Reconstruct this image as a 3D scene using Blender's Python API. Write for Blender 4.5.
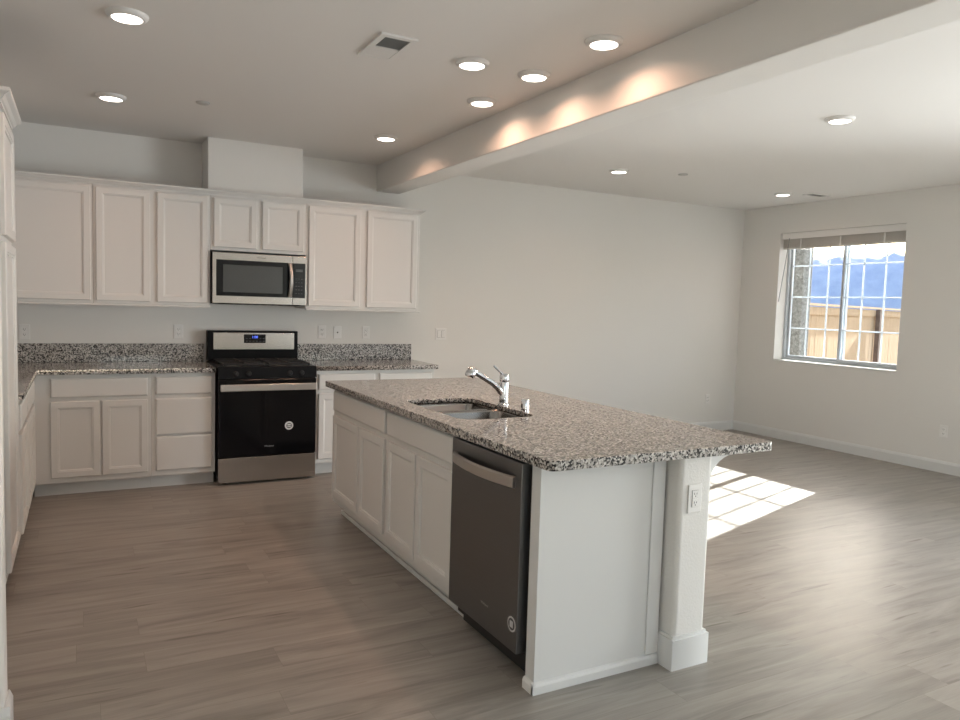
import bpy, bmesh, math, random
from mathutils import Vector, Matrix
random.seed(7)
PI = math.pi
scn = bpy.context.scene
for o in list(bpy.data.objects): bpy.data.objects.remove(o)
col = scn.collection

# ------------------------------------------------------------------ camera
YAW, PITCH, ROLL, CAMH, FPX = .4953, -.0742, .0302, 1.453, 740.0
cy, sy, cp, sp = math.cos(YAW), math.sin(YAW), math.cos(PITCH), math.sin(PITCH)
fw = Vector((sy*cp, cy*cp, sp)); rt = Vector((cy, -sy, 0)); up = rt.cross(fw)
c_, s_ = math.cos(ROLL), math.sin(ROLL)
R_ = rt*c_ + up*s_; U_ = up*c_ - rt*s_
cam = bpy.data.cameras.new('camera'); cam.sensor_width = 36; cam.lens = FPX/960*36
cam.clip_start = .05; cam.clip_end = 20000
co = bpy.data.objects.new('camera', cam); col.objects.link(co)
m3 = Matrix((R_, U_, -fw)).transposed()
co.matrix_world = Matrix.Translation((0, 0, CAMH)) @ m3.to_4x4()
scn.camera = co

# ------------------------------------------------------------------ room numbers
XL, XR, YB, YF, HC = -.915, 7.17, 6.565, -2.3, 2.706
CT = .914                      # countertop height

# ------------------------------------------------------------------ light
scn.view_settings.view_transform = 'Standard'; scn.view_settings.look = 'None'
scn.view_settings.gamma = 1; scn.view_settings.exposure = 0.30; scn.view_settings.use_curve_mapping = False
world = bpy.data.worlds.new('world'); scn.world = world; world.use_nodes = True
wn = world.node_tree; bg = wn.nodes['Background']
sky = wn.nodes.new('ShaderNodeTexSky'); sky.sky_type = 'NISHITA'; sky.sun_disc = False
sky.sun_elevation = math.radians(25); sky.sun_rotation = math.radians(72.5)
sky.air_density = 1.0; sky.dust_density = 2.5; sky.ozone_density = 1.0
wn.links.new(sky.outputs[0], bg.inputs[0]); bg.inputs[1].default_value = .46

def lamp(name, typ, loc, energy, color=(1, 1, 1), direction=None, **kw):
    l = bpy.data.lights.new(name, typ); l.energy = energy; l.color = color
    for k, v in kw.items(): setattr(l, k, v)
    o = bpy.data.objects.new(name, l); col.objects.link(o); o.location = loc
    if direction is not None:
        o.rotation_euler = Vector(direction).to_track_quat('-Z', 'Y').to_euler()
    return o
lamp('sun', 'SUN', (12, 8, 8), 27.0, (1, .985, .96), (-1.88, -.594, -.92), angle=math.radians(.5))
# fill lights added behind the camera, set at an invented door and window
lamp('rear_fill', 'AREA', (5.1, YF-.25, 1.25), 16, (.93, .97, 1.0), (0, 1, .02), shape='RECTANGLE', size=2.8, size_y=2.2)
lamp('kitchen_fill', 'AREA', (.9, YF-.25, 1.5), 11, (1.0, .95, .90), (0, 1, .02), shape='RECTANGLE', size=1.2, size_y=1.1)  # added fill for the cabinet fronts, no known window there
pl = lamp('sky_portal', 'AREA', (XR+.3, 5.26, 1.65), 1, (1, 1, 1), (-1, 0, 0), shape='RECTANGLE', size=1.5, size_y=1.5)
pl.data.cycles.is_portal = True
# daylight through the sliding door in the right wall, nearer than the frame's edge
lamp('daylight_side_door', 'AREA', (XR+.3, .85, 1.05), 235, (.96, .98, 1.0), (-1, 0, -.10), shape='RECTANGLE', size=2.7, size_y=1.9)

# ------------------------------------------------------------------ materials
def mat(name, color=(.8, .8, .8), rough=.5, metal=0.0, spec=.5, bump=None, emit=None, estr=0, coat=0, aniso=0):
    m = bpy.data.materials.new(name); m.use_nodes = True
    nt = m.node_tree; b = nt.nodes['Principled BSDF']
    b.inputs['Base Color'].default_value = (*color, 1); b.inputs['Roughness'].default_value = rough
    b.inputs['Metallic'].default_value = metal; b.inputs['Specular IOR Level'].default_value = spec
    b.inputs['Coat Weight'].default_value = coat
    if emit: b.inputs['Emission Color'].default_value = (*emit, 1); b.inputs['Emission Strength'].default_value = estr
    if bump:
        scale, strength, dist = bump
        tc = nt.nodes.new('ShaderNodeTexCoord'); n = nt.nodes.new('ShaderNodeTexNoise')
        n.inputs['Scale'].default_value = scale; n.inputs['Detail'].default_value = 3
        bp = nt.nodes.new('ShaderNodeBump'); bp.inputs['Strength'].default_value = strength; bp.inputs['Distance'].default_value = dist
        nt.links.new(tc.outputs['Object'], n.inputs['Vector']); nt.links.new(n.outputs['Fac'], bp.inputs['Height'])
        nt.links.new(bp.outputs[0], b.inputs['Normal'])
    return m
def N(nt, t, **kw):
    n = nt.nodes.new(t)
    for k, v in kw.items():
        if k in n.inputs: n.inputs[k].default_value = v
        else: setattr(n, k, v)
    return n
def ramp(nt, stops, interp='LINEAR'):
    r = nt.nodes.new('ShaderNodeValToRGB'); cr = r.color_ramp; cr.interpolation = interp
    while len(cr.elements) > 1: cr.elements.remove(cr.elements[-1])
    cr.elements[0].position = stops[0][0]; cr.elements[0].color = (*stops[0][1], 1)
    for p_, c in stops[1:]:
        e = cr.elements.new(p_); e.color = (*c, 1)
    return r

M = {}
M['wall'] = mat('wall_paint', (.785, .772, .742), .85, spec=.25, bump=(90, .12, .004))
M['ceiling'] = mat('ceiling_paint', (.77, .755, .73), .9, spec=.2, bump=(70, .12, .004))
M['texture_wall'] = mat('orange_peel_paint', (.785, .772, .742), .8, spec=.3, bump=(110, .28, .004))
M['trim'] = mat('trim_paint', (.735, .74, .73), .38, spec=.45)
M['cabinet'] = mat('cabinet_paint', (.71, .71, .69), .36, spec=.45)
M['steel_sink'] = mat('sink_steel', (.27, .255, .24), .22, 1.0)
M['chrome'] = mat('chrome', (.68, .69, .71), .05, 1.0)
M['black_glass'] = mat('black_glass', (.004, .004, .005), .12, spec=.3)
M['black_enamel'] = mat('black_enamel', (.006, .006, .007), .35, spec=.12)
M['cast_iron'] = mat('cast_iron', (.012, .012, .012), .55)
M['black_plastic'] = mat('black_plastic', (.015, .015, .016), .4)
M['plate'] = mat('outlet_plastic', (.82, .81, .79), .3)
M['slot'] = mat('dark_slot', (.03, .03, .03), .6)
M['vinyl'] = mat('window_vinyl', (.52, .56, .60), .35)
M['blind'] = mat('blind_slat', (.62, .60, .57), .5)
M['valance'] = mat('blind_valance', (.80, .79, .77), .45)
M['cord'] = mat('wand_plastic', (.35, .35, .36), .3)
M['light_trim'] = mat('light_trim', (.74, .73, .71), .5)
M['cover'] = mat('cover_plastic', (.50, .49, .47), .5)
M['diffuser'] = mat('light_diffuser', (.9, .9, .9), .4, emit=(1, .90, .80), estr=6)
M['display'] = mat('display_digits', (.02, .03, .2), .4, emit=(.12, .2, 1.0), estr=1.6)
M['logo'] = mat('printed_silver', (.42, .42, .42), .4, .3)
M['sticker'] = mat('sticker_grey', (.62, .62, .62), .5)
M['sticker_dark'] = mat('sticker_ink', (.10, .10, .10), .5)
M['vent_dark'] = mat('vent_dark', (.27, .27, .26), .7)
M['screen'] = mat('microwave_window', (.055, .06, .06), .18, spec=.6)
M['dark_handle_inner'] = mat('shadow_plastic', (.02, .02, .02), .5)

def brushed(name, color, rough, axis, sc=220, bstr=.05):
    m = mat(name, color, rough, 1.0); nt = m.node_tree; b = nt.nodes['Principled BSDF']
    tc = N(nt, 'ShaderNodeTexCoord'); mp = N(nt, 'ShaderNodeMapping')
    s = [sc, sc, sc]; s[axis] = 2; mp.inputs['Scale'].default_value = s
    n = N(nt, 'ShaderNodeTexNoise', Scale=1.0, Detail=2.0)
    r = N(nt, 'ShaderNodeMapRange'); r.inputs[3].default_value = rough*.8; r.inputs[4].default_value = rough*1.25
    bp = N(nt, 'ShaderNodeBump', Strength=bstr, Distance=.001)
    nt.links.new(tc.outputs['Object'], mp.inputs[0]); nt.links.new(mp.outputs[0], n.inputs['Vector'])
    nt.links.new(n.outputs['Fac'], r.inputs[0]); nt.links.new(r.outputs[0], b.inputs['Roughness'])
    nt.links.new(n.outputs['Fac'], bp.inputs['Height']); nt.links.new(bp.outputs[0], b.inputs['Normal'])
    return m
M['steel'] = brushed('brushed_steel', (.47, .435, .40), .24, 0)
M['steel_dw'] = brushed('brushed_dark_steel', (.21, .212, .218), .36, 0)
M['steel_handle'] = brushed('brushed_handle_steel', (.60, .57, .54), .30, 0)

def glass_pane():
    m = bpy.data.materials.new('window_glass'); m.use_nodes = True; nt = m.node_tree; nt.nodes.clear()
    out = N(nt, 'ShaderNodeOutputMaterial'); mx = N(nt, 'ShaderNodeMixShader'); tr = N(nt, 'ShaderNodeBsdfTransparent')
    tr.inputs[0].default_value = (.96, .98, .985, 1)
    gl = N(nt, 'ShaderNodeBsdfGlossy'); gl.inputs['Roughness'].default_value = .02
    fr = N(nt, 'ShaderNodeFresnel'); fr.inputs[0].default_value = 1.35
    nt.links.new(fr.outputs[0], mx.inputs[0]); nt.links.new(tr.outputs[0], mx.inputs[1]); nt.links.new(gl.outputs[0], mx.inputs[2])
    nt.links.new(mx.outputs[0], out.inputs[0]); return m
M['glass'] = glass_pane()

def granite():
    m = mat('granite', (.5, .5, .5), .10, spec=.55); nt = m.node_tree; b = nt.nodes['Principled BSDF']
    tc = N(nt, 'ShaderNodeTexCoord')
    v = N(nt, 'ShaderNodeTexVoronoi', Scale=135.0); v.feature = 'F1'
    nt.links.new(tc.outputs['Object'], v.inputs['Vector'])
    sep = N(nt, 'ShaderNodeSeparateColor'); nt.links.new(v.outputs['Color'], sep.inputs[0])
    r1 = ramp(nt, [(0, (.028, .028, .029)), (.25, (.12, .112, .106)), (.38, (.28, .26, .24)), (.50, (.46, .44, .41)),
                   (.66, (.62, .60, .57)), (.86, (.36, .345, .33))], 'CONSTANT')
    nt.links.new(sep.outputs[0], r1.inputs[0])
    n = N(nt, 'ShaderNodeTexNoise', Scale=230.0, Detail=3.0); nt.links.new(tc.outputs['Object'], n.inputs['Vector'])
    r2 = ramp(nt, [(0, (.55, .55, .55)), (.5, (1, 1, 1)), (1, (1.35, 1.33, 1.3))])
    nt.links.new(n.outputs['Fac'], r2.inputs[0])
    mx = N(nt, 'ShaderNodeMix', data_type='RGBA', blend_type='MULTIPLY'); mx.inputs[0].default_value = 1
    nt.links.new(r1.outputs[0], mx.inputs[6]); nt.links.new(r2.outputs[0], mx.inputs[7])
    nt.links.new(mx.outputs[2], b.inputs['Base Color'])
    return m
M['granite'] = granite()

def planks():
    m = mat('floor_planks', (.3, .25, .2), .33, spec=.42); nt = m.node_tree; b = nt.nodes['Principled BSDF']
    tc = N(nt, 'ShaderNodeTexCoord')
    br = N(nt, 'ShaderNodeTexBrick', Scale=1.0); br.offset = 0.0; br.offset_frequency = 1; br.squash = 1
    br.inputs['Brick Width'].default_value = 1.22; br.inputs['Row Height'].default_value = .178
    br.inputs['Mortar Size'].default_value = .0009; br.inputs['Mortar Smooth'].default_value = .3
    br.inputs['Color1'].default_value = (0, 0, 0, 1); br.inputs['Color2'].default_value = (1, 1, 1, 1); br.inputs['Mortar'].default_value = (.5, .5, .5, 1)
    sx_ = N(nt, 'ShaderNodeSeparateXYZ'); nt.links.new(tc.outputs['Object'], sx_.inputs[0])
    dv = N(nt, 'ShaderNodeMath', operation='DIVIDE'); nt.links.new(sx_.outputs[1], dv.inputs[0]); dv.inputs[1].default_value = .178
    fl = N(nt, 'ShaderNodeMath', operation='FLOOR'); nt.links.new(dv.outputs[0], fl.inputs[0])
    wh = N(nt, 'ShaderNodeTexWhiteNoise', noise_dimensions='1D'); nt.links.new(fl.outputs[0], wh.inputs['W'])
    ma = N(nt, 'ShaderNodeMath', operation='MULTIPLY_ADD'); nt.links.new(wh.outputs[0], ma.inputs[0]); ma.inputs[1].default_value = 1.22; nt.links.new(sx_.outputs[0], ma.inputs[2])
    cb = N(nt, 'ShaderNodeCombineXYZ'); nt.links.new(ma.outputs[0], cb.inputs[0]); nt.links.new(sx_.outputs[1], cb.inputs[1])
    nt.links.new(cb.outputs[0], br.inputs['Vector'])
    # per plank offset so the grain breaks at each board
    off = N(nt, 'ShaderNodeVectorMath', operation='SCALE'); nt.links.new(br.outputs['Color'], off.inputs[0]); off.inputs['Scale'].default_value = 37.0
    add = N(nt, 'ShaderNodeVectorMath', operation='ADD'); nt.links.new(tc.outputs['Object'], add.inputs[0]); nt.links.new(off.outputs[0], add.inputs[1])
    mp = N(nt, 'ShaderNodeMapping'); mp.inputs['Scale'].default_value = (.9, 8, 1); nt.links.new(add.outputs[0], mp.inputs[0])
    n1 = N(nt, 'ShaderNodeTexNoise', Scale=1.3, Detail=5.0, Roughness=.55, Distortion=1.2); nt.links.new(mp.outputs[0], n1.inputs['Vector'])
    mp2 = N(nt, 'ShaderNodeMapping'); mp2.inputs['Scale'].default_value = (2.2, 60, 1); nt.links.new(add.outputs[0], mp2.inputs[0])
    n2 = N(nt, 'ShaderNodeTexNoise', Scale=2.0, Detail=4.0, Roughness=.6); nt.links.new(mp2.outputs[0], n2.inputs['Vector'])
    r1 = ramp(nt, [(.20, (.180, .163, .142)), (.38, (.250, .233, .207)), (.56, (.318, .296, .266)), (.80, (.39, .363, .330))])
    nt.links.new(n1.outputs['Fac'], r1.inputs[0])
    r2 = ramp(nt, [(.3, (.93, .93, .93)), (.6, (1.03, 1.03, 1.03))]); nt.links.new(n2.outputs['Fac'], r2.inputs[0])
    r3 = ramp(nt, [(0, (.94, .94, .935)), (1, (1.05, 1.05, 1.055))]); nt.links.new(br.outputs['Color'], r3.inputs[0])
    # scattered dark grain marks
    mp3 = N(nt, 'ShaderNodeMapping'); mp3.inputs['Scale'].default_value = (2.6, 26, 1); nt.links.new(add.outputs[0], mp3.inputs[0])
    n3 = N(nt, 'ShaderNodeTexNoise', Scale=1.0, Detail=2.0); nt.links.new(mp3.outputs[0], n3.inputs['Vector'])
    r4 = ramp(nt, [(.24, (.55, .52, .50)), (.34, (1, 1, 1))]); nt.links.new(n3.outputs['Fac'], r4.inputs[0])
    last = r1.outputs[0]
    for r in (r2, r3, r4):
        mx = N(nt, 'ShaderNodeMix', data_type='RGBA', blend_type='MULTIPLY'); mx.inputs[0].default_value = 1
        nt.links.new(last, mx.inputs[6]); nt.links.new(r.outputs[0], mx.inputs[7]); last = mx.outputs[2]
    mx = N(nt, 'ShaderNodeMix', data_type='RGBA'); nt.links.new(br.outputs['Fac'], mx.inputs[0])
    nt.links.new(last, mx.inputs[6]); mx.inputs[7].default_value = (.22, .20, .175, 1)
    nt.links.new(mx.outputs[2], b.inputs['Base Color'])
    bp = N(nt, 'ShaderNodeBump', Strength=.22, Distance=.002); nt.links.new(n2.outputs['Fac'], bp.inputs['Height'])
    nt.links.new(bp.outputs[0], b.inputs['Normal'])
    rr = N(nt, 'ShaderNodeMapRange'); rr.inputs[3].default_value = .30; rr.inputs[4].default_value = .46
    nt.links.new(n1.outputs['Fac'], rr.inputs[0]); nt.links.new(rr.outputs[0], b.inputs['Roughness'])
    return m
M['planks'] = planks()

def noisy(name, a, bcol, scale, rough=.9, bump=.6, dist=.02, vec=(1, 1, 1)):
    m = mat(name, a, rough, spec=.1); nt = m.node_tree; b = nt.nodes['Principled BSDF']
    tc = N(nt, 'ShaderNodeTexCoord'); mp = N(nt, 'ShaderNodeMapping'); mp.inputs['Scale'].default_value = vec
    n = N(nt, 'ShaderNodeTexNoise', Scale=scale, Detail=6.0, Roughness=.65)
    nt.links.new(tc.outputs['Object'], mp.inputs[0]); nt.links.new(mp.outputs[0], n.inputs['Vector'])
    r = ramp(nt, [(.35, a), (.65, bcol)]); nt.links.new(n.outputs['Fac'], r.inputs[0]); nt.links.new(r.outputs[0], b.inputs['Base Color'])
    bp = N(nt, 'ShaderNodeBump', Strength=bump, Distance=dist); nt.links.new(n.outputs['Fac'], bp.inputs['Height']); nt.links.new(bp.outputs[0], b.inputs['Normal'])
    return m
M['stucco'] = noisy('stucco', (.19, .185, .17), (.38, .37, .345), 28, bump=.9)
M['fence'] = noisy('cedar_boards', (.56, .38, .23), (.68, .49, .31), 3, bump=.2, vec=(6, 6, 1))
M['fence_post'] = noisy('weathered_post', (.13, .09, .07), (.20, .14, .11), 5)
M['ground'] = noisy('dry_ground', (.09, .08, .065), (.13, .11, .09), 2)
M['mountain'] = noisy('haze_tinted_mountain', (.58, .58, .70), (.74, .72, .80), .012)  # aerial haze is mixed into the ridge's base colour

# ------------------------------------------------------------------ mesh helpers
def bx(bm, x0, x1, y0, y1, z0, z1, bev=0, seg=2):
    if x0 > x1: x0, x1 = x1, x0
    if y0 > y1: y0, y1 = y1, y0
    mtx = Matrix.Translation(((x0+x1)/2, (y0+y1)/2, (z0+z1)/2)) @ Matrix.Diagonal((x1-x0, y1-y0, z1-z0, 1))
    r = bmesh.ops.create_cube(bm, size=1, matrix=mtx)
    if bev:
        es = list({e for v in r['verts'] for e in v.link_edges})
        bmesh.ops.bevel(bm, geom=es, offset=bev, segments=seg, affect='EDGES', profile=.5)
    return bm
def nb(): return bmesh.new()
def box(*a, **k): return bx(bmesh.new(), *a, **k)
def cyl(bm, p0, p1, r0, r1=None, n=24, cap=True):
    if r1 is None: r1 = r0
    p0 = Vector(p0); p1 = Vector(p1); d = p1-p0
    q = d.to_track_quat('Z', 'Y').to_matrix().to_4x4()
    bmesh.ops.create_cone(bm, cap_ends=cap, segments=n, radius1=r0, radius2=r1, depth=d.length, matrix=Matrix.Translation((p0+p1)/2) @ q)
    return bm
def lathe(bm, prof, n=32, mtx=None):
    rows = []
    for r, z in prof:
        if r < 1e-6: rows.append([bm.verts.new((0, 0, z))])
        else: rows.append([bm.verts.new((r*math.cos(2*PI*i/n), r*math.sin(2*PI*i/n), z)) for i in range(n)])
    for a, b in zip(rows, rows[1:]):
        for i in range(n):
            j = (i+1) % n
            if len(a) == 1 and len(b) == 1: continue
            if len(a) == 1: bm.faces.new((a[0], b[j], b[i]))
            elif len(b) == 1: bm.faces.new((a[i], a[j], b[0]))
            else: bm.faces.new((a[i], a[j], b[j], b[i]))
    if mtx is not None: bmesh.ops.transform(bm, matrix=mtx, verts=[v for r in rows for v in r])
    return bm
def tube(bm, pts, rad, n=16):
    """round tube along points; rad number or list"""
    pts = [Vector(p) for p in pts]; rings = []
    if not isinstance(rad, (list, tuple)): rad = [rad]*len(pts)
    for i, p_ in enumerate(pts):
        d = (pts[min(i+1, len(pts)-1)] - pts[max(i-1, 0)]).normalized()
        a = d.cross(Vector((0, 0, 1)))
        if a.length < .05: a = d.cross(Vector((0, 1, 0)))
        a.normalize(); b = d.cross(a)
        rings.append([bm.verts.new(p_ + (a*math.cos(2*PI*k/n) + b*math.sin(2*PI*k/n))*rad[i]) for k in range(n)])
    for A, B in zip(rings, rings[1:]):
        for k in range(n): bm.faces.new((A[k], A[(k+1) % n], B[(k+1) % n], B[k]))
    bm.faces.new(rings[0][::-1]); bm.faces.new(rings[-1])
    return bm
def prism(bm, poly, axis, a, b):
    """poly: 2D points, extruded along axis ('x','y','z') from a to b"""
    def P(u, v, t): return {'x': (t, u, v), 'y': (u, t, v), 'z': (u, v, t)}[axis]
    A = [bm.verts.new(P(u, v, a)) for u, v in poly]; B = [bm.verts.new(P(u, v, b)) for u, v in poly]
    bm.faces.new(A); bm.faces.new(B[::-1]); n = len(poly)
    for i in range(n): bm.faces.new((A[i], A[(i+1) % n], B[(i+1) % n], B[i]))
    return bm
def obj(name, bm, m, parent=None, loc=None, smooth=None, **props):
    bmesh.ops.recalc_face_normals(bm, faces=bm.faces)
    me = bpy.data.meshes.new(name); bm.to_mesh(me); bm.free()
    me.materials.append(m if not isinstance(m, str) else M[m])
    if smooth:
        for p_ in me.polygons: p_.use_smooth = True
        try: me.set_sharp_from_angle(angle=math.radians(smooth))
        except Exception: pass
    o = bpy.data.objects.new(name, me); col.objects.link(o)
    if parent: o.parent = parent
    if loc: o.location = loc
    for k, v in props.items(): o[k] = v
    return o
def thing(name, label, cat, loc=(0, 0, 0), rz=0, group=None):
    o = bpy.data.objects.new(name, None); col.objects.link(o); o.empty_display_size = .1
    o.location = loc; o.rotation_euler = (0, 0, rz); o['label'] = label; o['category'] = cat
    if group: o['group'] = group
    return o
def tag(o, label, cat, group=None):
    o['label'] = label; o['category'] = cat
    if group: o['group'] = group
    return o
def struct(name, bm, m, smooth=None): return obj(name, bm, m, None, kind='structure', smooth=smooth)
def text(name, s, size, m, parent, mtx, extrude=.0003):
    cu = bpy.data.curves.new(name, 'FONT'); cu.body = s; cu.size = size; cu.extrude = extrude
    cu.align_x = 'CENTER'; cu.align_y = 'CENTER'
    t = bpy.data.objects.new(name, cu); col.objects.link(t)
    me = bpy.data.meshes.new_from_object(t.evaluated_get(bpy.context.evaluated_depsgraph_get()))
    bpy.data.objects.remove(t); me.materials.clear(); me.materials.append(M[m])
    me.transform(mtx)
    o = bpy.data.objects.new(name, me); col.objects.link(o); o.parent = parent
    return o
UPR = Matrix.Rotation(PI/2, 4, 'X')          # lettering upright, facing -Y
def slab2d(name, outer, holes, z0, z1, m, bev=.004):
    """flat slab from outline loops, with holes, slightly eased edges"""
    cu = bpy.data.curves.new(name, 'CURVE'); cu.dimensions = '2D'; cu.fill_mode = 'BOTH'
    cu.extrude = (z1-z0)/2-bev; cu.bevel_depth = bev; cu.bevel_resolution = 2; cu.offset = -bev
    for loop in [outer]+holes:
        sp_ = cu.splines.new('POLY'); sp_.points.add(len(loop)-1)
        for q, (x, y) in zip(sp_.points, loop): q.co = (x, y, 0, 1)
        sp_.use_cyclic_u = True
    t = bpy.data.objects.new(name, cu); col.objects.link(t)
    me = bpy.data.meshes.new_from_object(t.evaluated_get(bpy.context.evaluated_depsgraph_get()))
    bpy.data.objects.remove(t); me.transform(Matrix.Translation((0, 0, (z0+z1)/2)))
    me.materials.clear(); me.materials.append(M[m])
    o = bpy.data.objects.new(name, me); col.objects.link(o); return o
def rrect(x0, x1, y0, y1, r, n=6):
    """rounded rectangle loop, counter-clockwise; r number or 4 radii (sw, se, ne, nw)"""
    if not isinstance(r, (list, tuple)): r = [r]*4
    pts = []
    for (cx, cy_, a0, rr, sx, sy_) in ((x0, y0, PI, r[0], 1, 1), (x1, y0, 1.5*PI, r[1], -1, 1), (x1, y1, 0, r[2], -1, -1), (x0, y1, .5*PI, r[3], 1, -1)):
        if rr < 1e-5: pts.append((cx, cy_)); continue
        for k in range(n+1):
            a = a0 + PI/2*k/n
            pts.append((cx+sx*rr+rr*math.cos(a), cy_+sy_*rr+rr*math.sin(a)))
    return pts

# ================================================================== ROOM SHELL
struct('floor', box(XL-.2, XR+.2, YF-.2, YB+.2, -.08, 0), 'planks')
struct('ceiling', box(XL-.2, XR+.2, YF-.2, YB+.2, HC, HC+.1), 'ceiling')
struct('wall_back', box(XL-.2, XR+.2, YB, YB+.15, 0, HC), 'wall')
struct('wall_left', box(XL-.15, XL, YF, YB, 0, HC), 'wall')
# right wall with the window opening (bullnosed drywall returns)
WY0, WY1, WZ0, WZ1 = 4.514, 6.011, .918, 2.386
b = nb()
NY0, NY1, NZ0, NZ1 = -.55, 2.25, 0.0, 2.30    # sliding door nearer the camera, outside the frame
bx(b, XR, XR+.2, YF, NY0, 0, HC); bx(b, XR, XR+.2, NY1, WY0, 0, HC); bx(b, XR, XR+.2, WY1, YB, 0, HC)
bx(b, XR, XR+.2, WY0, WY1, 0, WZ0); bx(b, XR, XR+.2, WY0, WY1, WZ1, HC); bx(b, XR, XR+.2, NY0, NY1, NZ1, HC)
struct('wall_right', b, 'wall')
b = nb(); e0, e1 = XR+.2005, XR+.225
bx(b, e0, e1, -9, NY0, -.4, 3.1); bx(b, e0, e1, NY1, WY0, -.4, 3.1); bx(b, e0, e1, WY1, 9, -.4, 3.1)
bx(b, e0, e1, WY0, WY1, -.4, WZ0); bx(b, e0, e1, WY0, WY1, WZ1, 3.1); bx(b, e0, e1, NY0, NY1, NZ1, 3.1); bx(b, e0, e1, NY0, NY1, -.4, NZ0)
struct('wall_exterior', b, 'stucco')
# wall behind the camera, its unseen door and window openings added for the fill lights
b = nb()
for x0, x1, z0, z1 in ((XL, .3, 0, HC), (.3, 1.5, 0, .95), (.3, 1.5, 2.05, HC), (1.5, 3.6, 0, HC), (3.6, 6.6, 2.35, HC), (6.6, XR, 0, HC)):
    bx(b, x0, x1, YF-.15, YF, z0, z1)
struct('wall_rear', b, 'wall')
def glazing(name, x0, x1, z0, z1, nsash):
    r = bpy.data.objects.new(name, None); col.objects.link(r); r['kind'] = 'structure'
    b = nb(); f = .05
    bx(b, x0, x1, YF-.12, YF-.05, z0, z0+f); bx(b, x0, x1, YF-.12, YF-.05, z1-f, z1)
    bx(b, x0, x0+f, YF-.12, YF-.05, z0+f, z1-f); bx(b, x1-f, x1, YF-.12, YF-.05, z0+f, z1-f)
    for i in range(1, nsash):
        x = x0+(x1-x0)*i/nsash; bx(b, x-.035, x+.035, YF-.12, YF-.05, z0+f, z1-f)
    obj('frame', b, 'vinyl', r)
    obj('pane', box(x0+f, x1-f, YF-.088, YF-.082, z0+f, z1-f), 'glass', r)
glazing('door_1', 3.6, 6.6, 0.0, 2.35, 2); glazing('window_2', .3, 1.5, .95, 2.05, 2)
# wall stub at the left edge of the picture, side of the refrigerator recess
b = box(XL, -.225, 2.70, 2.82, 0, HC)
es = [e for e in b.edges if abs(e.verts[0].co.x+.225) < 1e-4 and abs(e.verts[1].co.x+.225) < 1e-4 and abs(e.verts[0].co.z-e.verts[1].co.z) > 1]
bmesh.ops.bevel(b, geom=es, offset=.018, segments=4, affect='EDGES', profile=.5)
struct('wall_stub', b, 'wall')
# dropped beam
b = box(2.41, 2.636, YF, YB, 2.465, HC)
es = [e for e in b.edges if abs(e.verts[0].co.z-2.465) < 1e-4 and abs(e.verts[1].co.z-2.465) < 1e-4 and abs(e.verts[0].co.y-e.verts[1].co.y) > 1]
bmesh.ops.bevel(b, geom=es, offset=.009, segments=4, affect='EDGES', profile=.5)
struct('ceiling_beam', b, 'wall')
# duct chase above the microwave cabinet
b = box(.888, 1.645, 6.255, YB, 2.285, HC)
es = [e for e in b.edges if abs(e.verts[0].co.y-6.255) < 1e-4 and abs(e.verts[1].co.y-6.255) < 1e-4 and abs(e.verts[0].co.z-e.verts[1].co.z) > .1]
bmesh.ops.bevel(b, geom=es, offset=.009, segments=4, affect='EDGES', profile=.5)
struct('wall_chase', b, 'wall')
# island pony wall with rounded drywall corners
def vbev(x0, x1, y0, y1, z0, z1, r, seg=5, keep=lambda v: True):
    b = box(x0, x1, y0, y1, z0, z1)
    es = [e for e in b.edges if abs(e.verts[0].co.z-e.verts[1].co.z) > .01 and keep(e.verts[0].co)]
    bmesh.ops.bevel(b, geom=es, offset=r, segments=seg, affect='EDGES', profile=.5)
    return b
IY1 = 4.80
struct('wall_island', vbev(2.098, 2.27, 2.17, IY1, 0, .877, .02), 'texture_wall')
def base_poly(h, t):   # profile (outward, z) with eased top
    return [(0, 0), (t, 0), (t, h-.022), (t-.004, h-.010), (t*.45, h), (0, h)]
b = nb()   # mitred baseboard ring around the pony wall end and long back side
def ring(path_in, outs, h, t):
    pass
x0, x1, y0 = 2.098, 2.27, 2.17
t_ = .0145; hb = .138
b = vbev(x0-t_, x1+t_, y0-t_, y0+.086, 0, hb-.012, .006, 2)
vb = vbev(x0-t_*.4, x1+t_*.4, y0-t_*.4, y0+.08, hb-.012, hb, .006, 2)
me = bpy.data.meshes.new('tmp'); vb.to_mesh(me); vb.free(); b.from_mesh(me)
bx(b, x1, x1+t_, y0+.086, IY1, 0, hb-.012); bx(b, x1, x1+t_*.5, y0+.086, IY1, hb-.012, hb)
struct('baseboard_island', b, 'trim', smooth=30)
def baseboard(name, axis, at, a0, a1, sign):
    poly = [(at, 0), (at+sign*.014, 0), (at+sign*.014, .088), (at+sign*.008, .104), (at+sign*.004, .112), (at, .112)]
    b = nb()
    if axis == 'x': prism(b, poly, 'x', a0, a1)
    else: prism(b, poly, 'y', a0, a1)
    struct(name, b, 'trim')
baseboard('baseboard_back', 'x', YB, 2.80, XR, -1)
baseboard('baseboard_right', 'y', XR, YF, YB-.014, -1)
b = nb(); h2 = .128
prism(b, [(2.70, 0), (2.686, 0), (2.686, h2-.024), (2.692, h2-.008), (2.696, h2), (2.70, h2)], 'x', XL, -.211)
prism(b, [(-.225, 0), (-.211, 0), (-.211, h2-.024), (-.217, h2-.008), (-.221, h2), (-.225, h2)], 'y', 2.70, 2.82)
struct('baseboard_stub', b, 'trim')

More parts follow.
